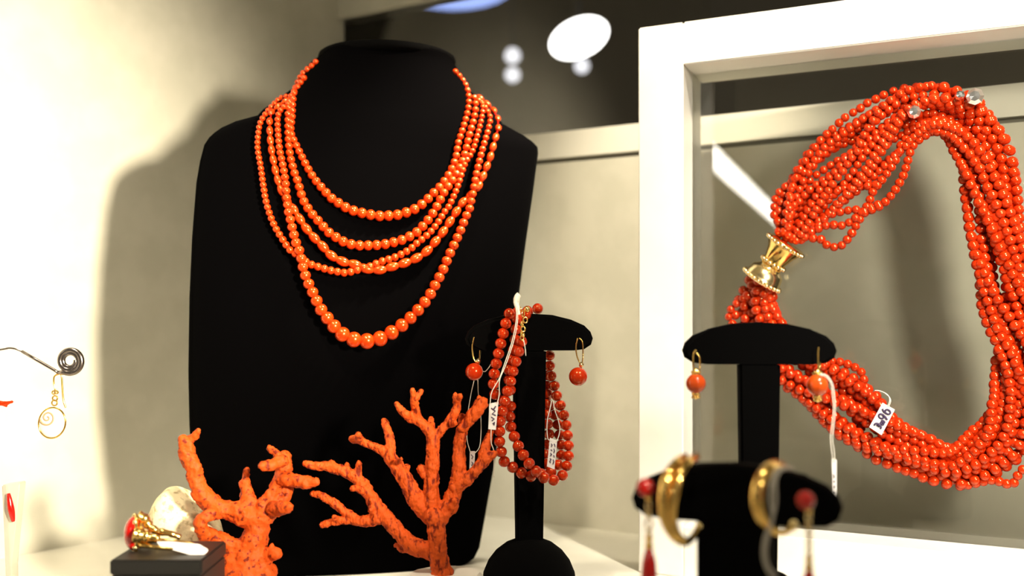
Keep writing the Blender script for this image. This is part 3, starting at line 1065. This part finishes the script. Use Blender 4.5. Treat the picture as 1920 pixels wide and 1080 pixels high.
# ------------------------------------------------------------------ raw corals
def blob_tree(name, chains, tf, d, m, parent, voxel, disp, dsize, depth_amp=.006, seed=1):
    """Branches as overlapping tapered tubes fused by a voxel remesh into one surface."""
    rnd = random.Random(seed)
    bm = bmesh.new()
    k = d / F
    for ch in chains:
        off0 = ch[0][3] if len(ch[0]) > 3 else 0
        pts, rs = [], []
        sway = rnd.uniform(-1, 1) * depth_amp
        for i, p in enumerate(ch):
            x, y = tf(p[0], p[1])
            dd = d + (p[3] if len(p) > 3 else sway * (i / max(len(ch) - 1, 1)))
            pts.append(Vector((*P(x, y, dd), p[2] * tf(1, 0, True) * k)))
        # smooth
        sp = []
        for i in range(len(pts) - 1):
            p0, p1, p2, p3 = pts[max(i - 1, 0)], pts[i], pts[i + 1], pts[min(i + 2, len(pts) - 1)]
            for t in (0, .25, .5, .75):
                sp.append(.5 * ((2 * p1) + (p2 - p0) * t + (2 * p0 - 5 * p1 + 4 * p2 - p3) * t * t + (3 * p1 - p0 - 3 * p2 + p3) * t ** 3))
        sp.append(pts[-1])
        tube(bm, [q.to_3d() for q in sp], [max(q.w, .0006) * rnd.uniform(.93, 1.07) for q in sp], 14)
        for q in (sp[0], sp[-1]):
            ball(bm, q.to_3d(), max(q.w, .0006) * .98, seg=12, ring=8)
    bmesh.ops.recalc_face_normals(bm, faces=bm.faces)
    me = bpy.data.meshes.new(name)
    bm.to_mesh(me)
    bm.free()
    o = bpy.data.objects.new(name, me)
    COL.objects.link(o)
    rm = o.modifiers.new('r', 'REMESH')
    rm.mode = 'VOXEL'
    rm.voxel_size = voxel
    sm = o.modifiers.new('s', 'SMOOTH')
    sm.iterations = 3
    tx = bpy.data.textures.new('t', 'CLOUDS')
    tx.noise_scale = dsize
    dp = o.modifiers.new('d', 'DISPLACE')
    dp.texture = tx
    dp.strength = disp
    dp.mid_level = .5
    tx2 = bpy.data.textures.new('t2', 'CLOUDS')
    tx2.noise_scale = dsize * .3
    dp = o.modifiers.new('d2', 'DISPLACE')
    dp.texture = tx2
    dp.strength = disp * .45
    dg = bpy.context.evaluated_depsgraph_get()
    me2 = bpy.data.meshes.new_from_object(o.evaluated_get(dg))
    bpy.data.objects.remove(o)
    bpy.data.meshes.remove(me)
    return link(name, me2, m, parent)


def tf4(x, y, s=False):
    return 1 / 2.8415 if s else (550 + x / 2.8415, 700 + y / 2.8415)


def tf5(x, y, s=False):
    return 1 / 3.7233 if s else (320 + x / 3.7233, 790 + y / 3.7233)


root = thing('coral_branch', 'fan-shaped orange coral branch standing upright before the bust', 'coral', P(838, 1076, .63))
FAN = [
    [(800, 1100, 66), (788, 1040, 56), (770, 960, 50), (765, 860, 48), (752, 760, 50)],
    [(735, 945, 50), (640, 918, 46), (570, 855, 40), (500, 775, 40), (430, 685, 35), (380, 605, 36), (320, 548, 30), (240, 512, 29), (180, 495, 25), (110, 495, 22), (65, 478, 17)],
    [(640, 940, 30), (590, 935, 24), (545, 915, 14)],
    [(345, 550, 22), (345, 500, 18), (350, 478, 15)], [(290, 515, 18), (284, 483, 13)], [(215, 490, 20), (200, 468, 12)], [(400, 640, 26), (350, 618, 18), (318, 612, 17)],
    [(460, 765, 38), (380, 788, 30), (300, 780, 25), (220, 790, 22), (155, 808, 19)],
    [(335, 775, 22), (275, 738, 24), (220, 695, 24), (160, 655, 20), (105, 640, 16)], [(440, 760, 24), (410, 722, 15)], [(240, 780, 18), (215, 765, 14)],
    [(720, 760, 44), (660, 680, 50), (610, 590, 42), (560, 510, 40), (512, 445, 34), (468, 405, 25), (400, 380, 22), (350, 352, 25), (315, 350, 21)], [(350, 350, 20), (345, 325, 14)],
    [(515, 450, 30), (517, 370, 26), (505, 310, 24), (485, 257, 21)], [(585, 530, 24), (605, 497, 17)], [(550, 480, 18), (575, 455, 9)],
    [(752, 770, 48), (735, 690, 46), (735, 600, 40), (742, 500, 37), (742, 420, 36), (745, 350, 36), (720, 300, 30), (672, 258, 26), (625, 237, 25), (585, 208, 21), (550, 165, 17)], [(620, 235, 24), (600, 218, 22)],
    [(672, 255, 22), (652, 190, 21), (645, 140, 22), (635, 92, 15)], [(650, 140, 20), (680, 95, 14)],
    [(745, 345, 28), (790, 300, 25), (830, 255, 24), (862, 210, 24), (872, 160, 22), (862, 112, 14)], [(870, 155, 20), (890, 118, 13)], [(840, 270, 20), (862, 262, 13)],
    [(738, 300, 18), (735, 262, 17), (733, 237, 13)], [(705, 540, 26), (678, 508, 25)],
    [(770, 790, 44), (825, 700, 46), (862, 620, 40), (884, 540, 40), (884, 460, 34), (886, 380, 34), (900, 300, 30), (900, 232, 22)],
    [(840, 720, 36), (860, 680, 24)],
    [(900, 290, 26), (945, 240, 34), (988, 185, 36), (1008, 150, 28)], [(985, 190, 34), (1025, 170, 14)], [(980, 190, 30), (990, 128, 12)],
    [(862, 610, 36), (920, 568, 34), (970, 518, 31), (1030, 450, 31), (1070, 430, 22)], [(1000, 480, 28), (1028, 380, 27), (1050, 315, 19)]]
o = blob_tree('branches', FAN, tf4, .63, M['coral'], root, .0006, .0018, .0032, .012, 3)
settle(root)
# white foot under it
root = thing('stone_foot', 'white stone foot under the fan-shaped coral branch', 'stone', P(830, 1085, .63))
bm = bmesh.new()
c = P(835, 1075, .63)
prof = [(0, .030), (.004, .031), (.010, .029), (c.z - .003, .0225), (c.z, .020), (c.z, 0)]
lathe(bm, [(0, 0)] + prof, (c.x, c.y, 0), (0, 0, 1), 18)
for v in bm.verts:
    f = 1 + .07 * sin(v.co.x * 400) * cos(v.co.y * 330)
    v.co.x = c.x + (v.co.x - c.x) * f
    v.co.y = c.y + (v.co.y - c.y) * f
from_bm('stone', bm, M['plaster'], root, sharp=40)
settle(root)

root = thing('coral_chunk', 'thick pale orange coral chunk with stubby arms beside the black box', 'coral', P(470, 1120, .63))
CHUNK = [
    [(545, 1370, 210), (545, 1200, 200), (540, 1060, 170), (555, 960, 140), (575, 860, 105), (595, 770, 88), (605, 660, 84)],
    [(600, 690, 70), (500, 650, 82), (400, 622, 66), (300, 590, 66), (220, 510, 72), (180, 420, 60), (158, 325, 55), (118, 250, 58), (112, 180, 47), (85, 130, 38)],
    [(125, 140, 36), (175, 95, 27), (195, 66, 18)], [(90, 250, 40), (75, 225, 26)],
    [(340, 630, 46, -.004), (255, 655, 48, -.012), (205, 710, 40, -.014), (240, 780, 55, -.010), (330, 820, 56, -.004), (440, 880, 60, 0)],
    [(470, 900, 80), (430, 1000, 90), (430, 1150, 110)],
    [(550, 620, 60), (530, 510, 52), (524, 420, 35), (524, 348, 26)],
    [(625, 640, 70), (680, 545, 52), (735, 465, 50), (772, 390, 55), (790, 310, 62), (800, 240, 42)],
    [(785, 275, 46, -.006), (710, 300, 40, -.012), (642, 310, 32, -.016)], [(765, 260, 34), (720, 215, 27), (685, 183, 25)],
    [(790, 405, 50, 0), (880, 414, 45, -.001), (960, 425, 44, -.002), (1005, 424, 37, -.003)],
    [(640, 680, 70), (720, 600, 60), (790, 520, 45), (815, 440, 48)], [(720, 610, 50, -.004), (780, 605, 45, -.010), (815, 600, 40, -.014), (835, 590, 26, -.016)],
    [(640, 960, 80), (700, 925, 48), (735, 925, 44)], [(705, 920, 30), (705, 865, 17)], [(640, 1080, 100), (690, 1050, 60)]]
o = blob_tree('branches', CHUNK, tf5, .63, M['coral_pale'], root, .0009, .0032, .006, .008, 5)
settle(root)

# cream rock
root = thing('cream_rock', 'rough cream white rock behind the gold ring', 'rock', P(335, 1080, .655))
bm = bmesh.new()
bmesh.ops.create_icosphere(bm, subdivisions=5, radius=1)
c = P(342, 1000, .655)
rx, rz = 82 * .655 / F, 84 * .655 / F
for v in bm.verts:
    n = v.co.normalized()
    v.co = Vector((n.x * rx, n.y * .024, n.z * rz))
    t = max(n.z, 0)
    v.co.x *= 1 - .48 * t
    v.co.x -= .004 * t * t
    if n.z < 0:
        v.co.z = max(v.co.z * 2.6, -c.z)
from mathutils import noise as mnoise
for v in bm.verts:
    n1 = mnoise.noise(v.co * 55 + Vector((3, 7, 1)))
    n2 = mnoise.noise(v.co * 160)
    f = 1 + .13 * n1 + .035 * n2
    v.co.x *= f
    v.co.y *= f
    if v.co.z > -c.z + .001:
        v.co.z *= f
    v.co += c
    v.co.z = max(v.co.z, 0)
from_bm('stone', bm, M['rock'], root)
settle(root)

# ------------------------------------------------------------------ black box with the ring
db, dbk = .55, .596
zt = P(0, 1050, db).z
root = thing('ring_box', 'small black square box carrying the red stone ring', 'box', (P(292, 0, db).x, (db + dbk) / 2, 0))
xl, xr = P(208, 0, db).x, P(377, 0, db).x
bm = bmesh.new()
prism(bm, [Vector((xl, db, 0)), Vector((xr, db, 0)), Vector((xr, db, zt - .008)), Vector((xl, db, zt - .008))], Vector((0, dbk - db, 0)))
bmesh.ops.bevel(bm, geom=bm.edges[:], offset=.0006, segments=2, affect='EDGES')
from_bm('body', bm, M['blackbox'], root, sharp=40)
bm = bmesh.new()
e = .0005
prism(bm, [Vector((xl - e, db - e, zt - .0076)), Vector((xr + e, db - e, zt - .0076)), Vector((xr + e, db - e, zt)), Vector((xl - e, db - e, zt))], Vector((0, dbk - db + 2 * e, 0)))
bmesh.ops.bevel(bm, geom=bm.edges[:], offset=.0008, segments=2, affect='EDGES')
from_bm('lid', bm, M['blackbox'], root, sharp=40)
settle(root)

dg_ = .572
q6 = lambda x, y: (200 + x / 6, 900 + y / 6)
root = thing('gold_ring', 'gold ring with an oval red stone lying on the black box', 'ring', P(*q6(600, 690), dg_))
K = dg_ / F / 6
c = P(*q6(318, 600), dg_)
ax = Vector((-.93, -.36, 0)).normalized()
ro = ax.to_track_quat('Z', 'Y')
bm = bmesh.new()
ball(bm, c, 1, 135 * K, 195 * K, 95 * K, 28, 18, ro)
# keep outline upright: the long axis follows world Z
bmesh.ops.delete(bm, geom=[v for v in bm.verts], context='VERTS')
side = ax.cross(Vector((0, 0, 1))).normalized()
bmesh.ops.create_uvsphere(bm, u_segments=28, v_segments=18, radius=1)
for v in bm.verts:
    p = v.co.copy()
    if p.z < 0:
        p.z *= .35
    v.co = c + ax * (p.z * 120 * K) + side * (p.x * 135 * K) + Vector((0, 0, 1)) * (p.y * 195 * K)
from_bm('red_stone', bm, M['bead_red'], root)
bm = bmesh.new()
pts = [c - ax * (12 * K) + side * (140 * K * cos(t)) + Vector((0, 0, 1)) * (200 * K * sin(t)) for t in [2 * pi * k / 40 for k in range(40)]]
tube(bm, pts, 20 * K, 10, closed=True)
pts = [c - ax * (55 * K) + side * (95 * K * cos(t)) + Vector((0, 0, 1)) * (150 * K * sin(t)) for t in [2 * pi * k / 40 for k in range(40)]]
tube(bm, pts, 26 * K, 10, closed=True)
bez = from_bm('bezel', bm, M['gold'], root)
for an in (45, 90, 135, 225, 270, 315):
    bm = bmesh.new()
    t = radians(an)
    pt = c + side * (138 * K * cos(t)) + Vector((0, 0, 1)) * (198 * K * sin(t))
    ball(bm, pt, 30 * K, seg=12, ring=8)
    from_bm('prong', bm, M['gold_pale'], bez)
# shank lying on the lid, shoulders thicker
cs = P(*q6(690, 660), dg_)
bm = bmesh.new()
pts, rs = [], []
for k in range(48):
    t = 2 * pi * k / 48
    pts.append(Vector((cs.x + 300 * K * cos(t), cs.y + 190 * K * sin(t), zt + 40 * K + (1 - cos(t)) * .5 * 55 * K)))
    rs.append((22 + 30 * max(0, -cos(t)) ** 3) * K)
tube(bm, pts, rs, 12, closed=True)
from_bm('shank', bm, M['gold'], root)
for pl, rr in (([(350, 400, -.002), (430, 440, -.001), (480, 520, 0), (570, 575, 0), (700, 600, 0), (830, 645, .002)], [58, 52, 44, 40, 34, 26]),
               ([(320, 610, -.006), (400, 625, -.006), (480, 640, -.006), (600, 660, -.005)], [88, 66, 42, 24])):
    bm = bmesh.new()
    pts = catmull([P(*q6(x, y), dg_ + z) for x, y, z in pl], 6)
    n = len(pts)
    rs = [rr[min(int(k / (n - 1) * (len(rr) - 1)), len(rr) - 1)] * K * (1 + .12 * sin(k * 1.3)) for k in range(n)]
    tube(bm, pts, rs, 12)
    from_bm('shoulder', bm, M['gold'], root)
settle(root)
root = thing('ring_tag', 'folded white paper tag lying in front of the gold ring', 'tag', P(*q6(850, 780), .565))
bm = bmesh.new()
pl = [q6(*p) for p in ((560, 700), (700, 698), (1040, 730), (1140, 790), (1120, 825), (1050, 862), (930, 838), (760, 790), (610, 768))]
prism(bm, [P(x, y, .562 + .010 * max(0, (960 - (y - 900) * 6) / 960 - .1)) for x, y in pl], Vector((0, .0012, .0002)))
bmesh.ops.bevel(bm, geom=bm.edges[:], offset=.0003, segments=2, affect='EDGES')
from_bm('paper', bm, M['card'], root, sharp=40)
settle(root)

# ------------------------------------------------------------------ spiral wire stand at the left
ds = .65
root = thing('spiral_stand', 'dark silver wire stand ending in a spiral at the left edge', 'stand', P(-170, 1160, ds))
z5 = lambda x, y: (x / 5.144, 630 + y / 5.144)
base = Vector((P(-170, 0, ds).x, ds, 0))
bm = bmesh.new()
pts = catmull([Vector((base.x, base.y, .004)), Vector((base.x, base.y, .10)), P(-168, 700, ds), P(-120, 672, ds), P(*z5(0, 132), ds), P(*z5(70, 118), ds), P(*z5(140, 122), ds), P(*z5(215, 150), ds)], 6)
tube(bm, pts, .00055, 8)
from_bm('stem', bm, M['silver'], root)
bm = bmesh.new()
tube(bm, [P(*z5(212, 148), ds), P(*z5(370, 240), ds), P(*z5(525, 330), ds), P(*z5(560, 352), ds)], .0009, 10)
from_bm('arm', bm, M['silver'], root)
bm = bmesh.new()
pts, rs = [], []
for k in range(90):
    t = k / 89
    an = radians(115) - t * 2 * pi * 2.35
    r = 120 - 68 * t
    pts.append(P(*z5(675 + r * cos(an), 240 + r * sin(an)), ds + .0002 * k / 30))
    rs.append(.0018 - .0006 * t)
tube(bm, [P(*z5(560, 352), ds)] + pts, [.0011] + rs, 10)
from_bm('spiral', bm, M['silver'], root)
bm = bmesh.new()
lathe(bm, [(0, 0), (0, .024), (.003, .024), (.004, .022), (.006, .003), (.006, 0)], base, (0, 0, 1), 28)
from_bm('base', bm, M['silver'], root)
settle(root)

root = thing('shell_earring', 'oval white shell earring with a brown spiral hanging from the wire spiral', 'earring', P(*z5(525, 360), ds - .002))
de = ds - .002
bm = bmesh.new()
tube(bm, catmull([P(*z5(540, 375), de), P(*z5(520, 400), de), P(*z5(520, 460), de), P(*z5(530, 510), de), P(*z5(528, 560), de)], 6), .0005, 8)
tube(bm, catmull([P(*z5(545, 372), de + .002), P(*z5(590, 372), de + .002), P(*z5(600, 480), de + .002), P(*z5(612, 620), de + .002), P(*z5(635, 690), de + .002)], 6), .0006, 8)
from_bm('ear_wire', bm, M['gold'], root)
bm = bmesh.new()
for (x, y, r) in ((520, 545, 16), (545, 542, 14), (530, 600, 24), (525, 645, 26)):
    c = P(*z5(x, y), de)
    rr = r * de / F / 5.144
    tube(bm, [c + Vector((rr * cos(t), 0, rr * sin(t))) for t in [2 * pi * k / 14 for k in range(14)]], .0005, 6, closed=True)
from_bm('link', bm, M['gold'], root)
kq = de / F / 5.144
c = P(*z5(502, 838), de)
tl = Matrix.Rotation(radians(14), 3, 'Y')
bm = bmesh.new()
bmesh.ops.create_uvsphere(bm, u_segments=32, v_segments=18, radius=1)
for v in bm.verts:
    v.co = c + tl @ Vector((v.co.x * 124 * kq, v.co.y * 30 * kq, v.co.z * 142 * kq))
from_bm('shell', bm, M['shell'], root)
bm = bmesh.new()
pts = [c + tl @ Vector((128 * kq * cos(t), 0, 148 * kq * sin(t))) for t in [2 * pi * k / 44 for k in range(44)]]
tube(bm, pts, 9 * kq, 8, closed=True)
from_bm('bezel', bm, M['gold'], root)
bm = bmesh.new()
pts, rs = [], []
for k in range(50):
    t = k / 49
    an = radians(165) - t * 2 * pi * 1.75
    r = 72 * (1 - t) ** 1.1 + 6
    x, y = 470 + r * cos(an), 785 + r * sin(an)
    v = Vector(((x - 502) / 124, (y - 838) / 142))
    dep = -30 * kq * math.sqrt(max(0, 1 - min(1, v.length) ** 2))
    pts.append(P(*z5(x, y), de) + Vector((0, dep - .0001, 0)))
    rs.append((9 - 3 * t) * kq)
tube(bm, pts, rs, 8)
from_bm('spiral_mark', bm, M['shell_mark'], root)
settle(root)

root = thing('coral_twig', 'tip of a small orange coral twig at the left edge under the wire', 'coral', P(-10, 757, ds))
CH = [[(-150, 655, 22), (-60, 640, 26), (20, 650, 24), (70, 645, 18), (115, 635, 15)], [(30, 655, 20), (60, 675, 13)], [(-150, 655, 20), (-200, 600, 18), (-215, 540, 14)]]
o = blob_tree('twig', CH, lambda x, y, s=False: (1 / 5.144 if s else z5(x, y)), ds, M['bead_dark'], root, .0004, .0006, .002, .002, 9)
bm = bmesh.new()
tube(bm, catmull([P(*z5(-205, 560), ds), P(*z5(-208, 420), ds), P(*z5(-190, 250), ds)], 6), .0004, 6)
from_bm('thread', bm, M['silver'], root)
settle(root)

# clear tapered acrylic holder with a red horn
dv = .66
root = thing('acrylic_holder', 'narrow clear tapered holder with a small red horn at the bottom left edge', 'holder', P(18, 1140, dv))
bm = bmesh.new()
A = [P(3, 910, dv), P(37, 905, dv), P(21, 1062, dv), P(10, 1062, dv)]
A = [Vector(p) for p in A]
zf = Vector((P(19, 0, dv).x + .0022, dv, 0))
zf2 = Vector((P(11, 0, dv).x, dv, 0))
prism(bm, [A[0], A[1], A[2], zf, zf2, A[3]], Vector((0, .009, 0)))
bmesh.ops.bevel(bm, geom=bm.edges[:], offset=.0006, segments=2, affect='EDGES')
from_bm('holder', bm, M['clear'], root, sharp=40)
bm = bmesh.new()
tube(bm, catmull([P(16, 925, dv - .0018), P(19, 945, dv - .002), P(22, 962, dv - .002), P(25, 978, dv - .0018)], 6), [.0009 + .0011 * sin(pi * k / 18) for k in range(19)], 10)
from_bm('red_horn', bm, M['bead_red'], root)
settle(root)

# ------------------------------------------------------------------ customer side: unseen glowing tube added for the streak mirrored in the pane
root = thing('streak_tube', 'slanted glowing tube added out of view to put a white streak in the framed pane', 'light', (-1.01, -.40, .46))
bm = bmesh.new()
A, B = Vector((-1.075, -.31, .555)), Vector((-.965, -.46, .375))
tube(bm, [A, A.lerp(B, .5), B], [.021, .017, .012], 14)
from_bm('tube', bm, M['tube'], root)
bm = bmesh.new()
for q, e in ((A, A - (B - A) * .12), (B, B + (B - A) * .12)):
    tube(bm, [q, e], .022, 12)
from_bm('end_cap', bm, M['silver'], root)
settle(root)
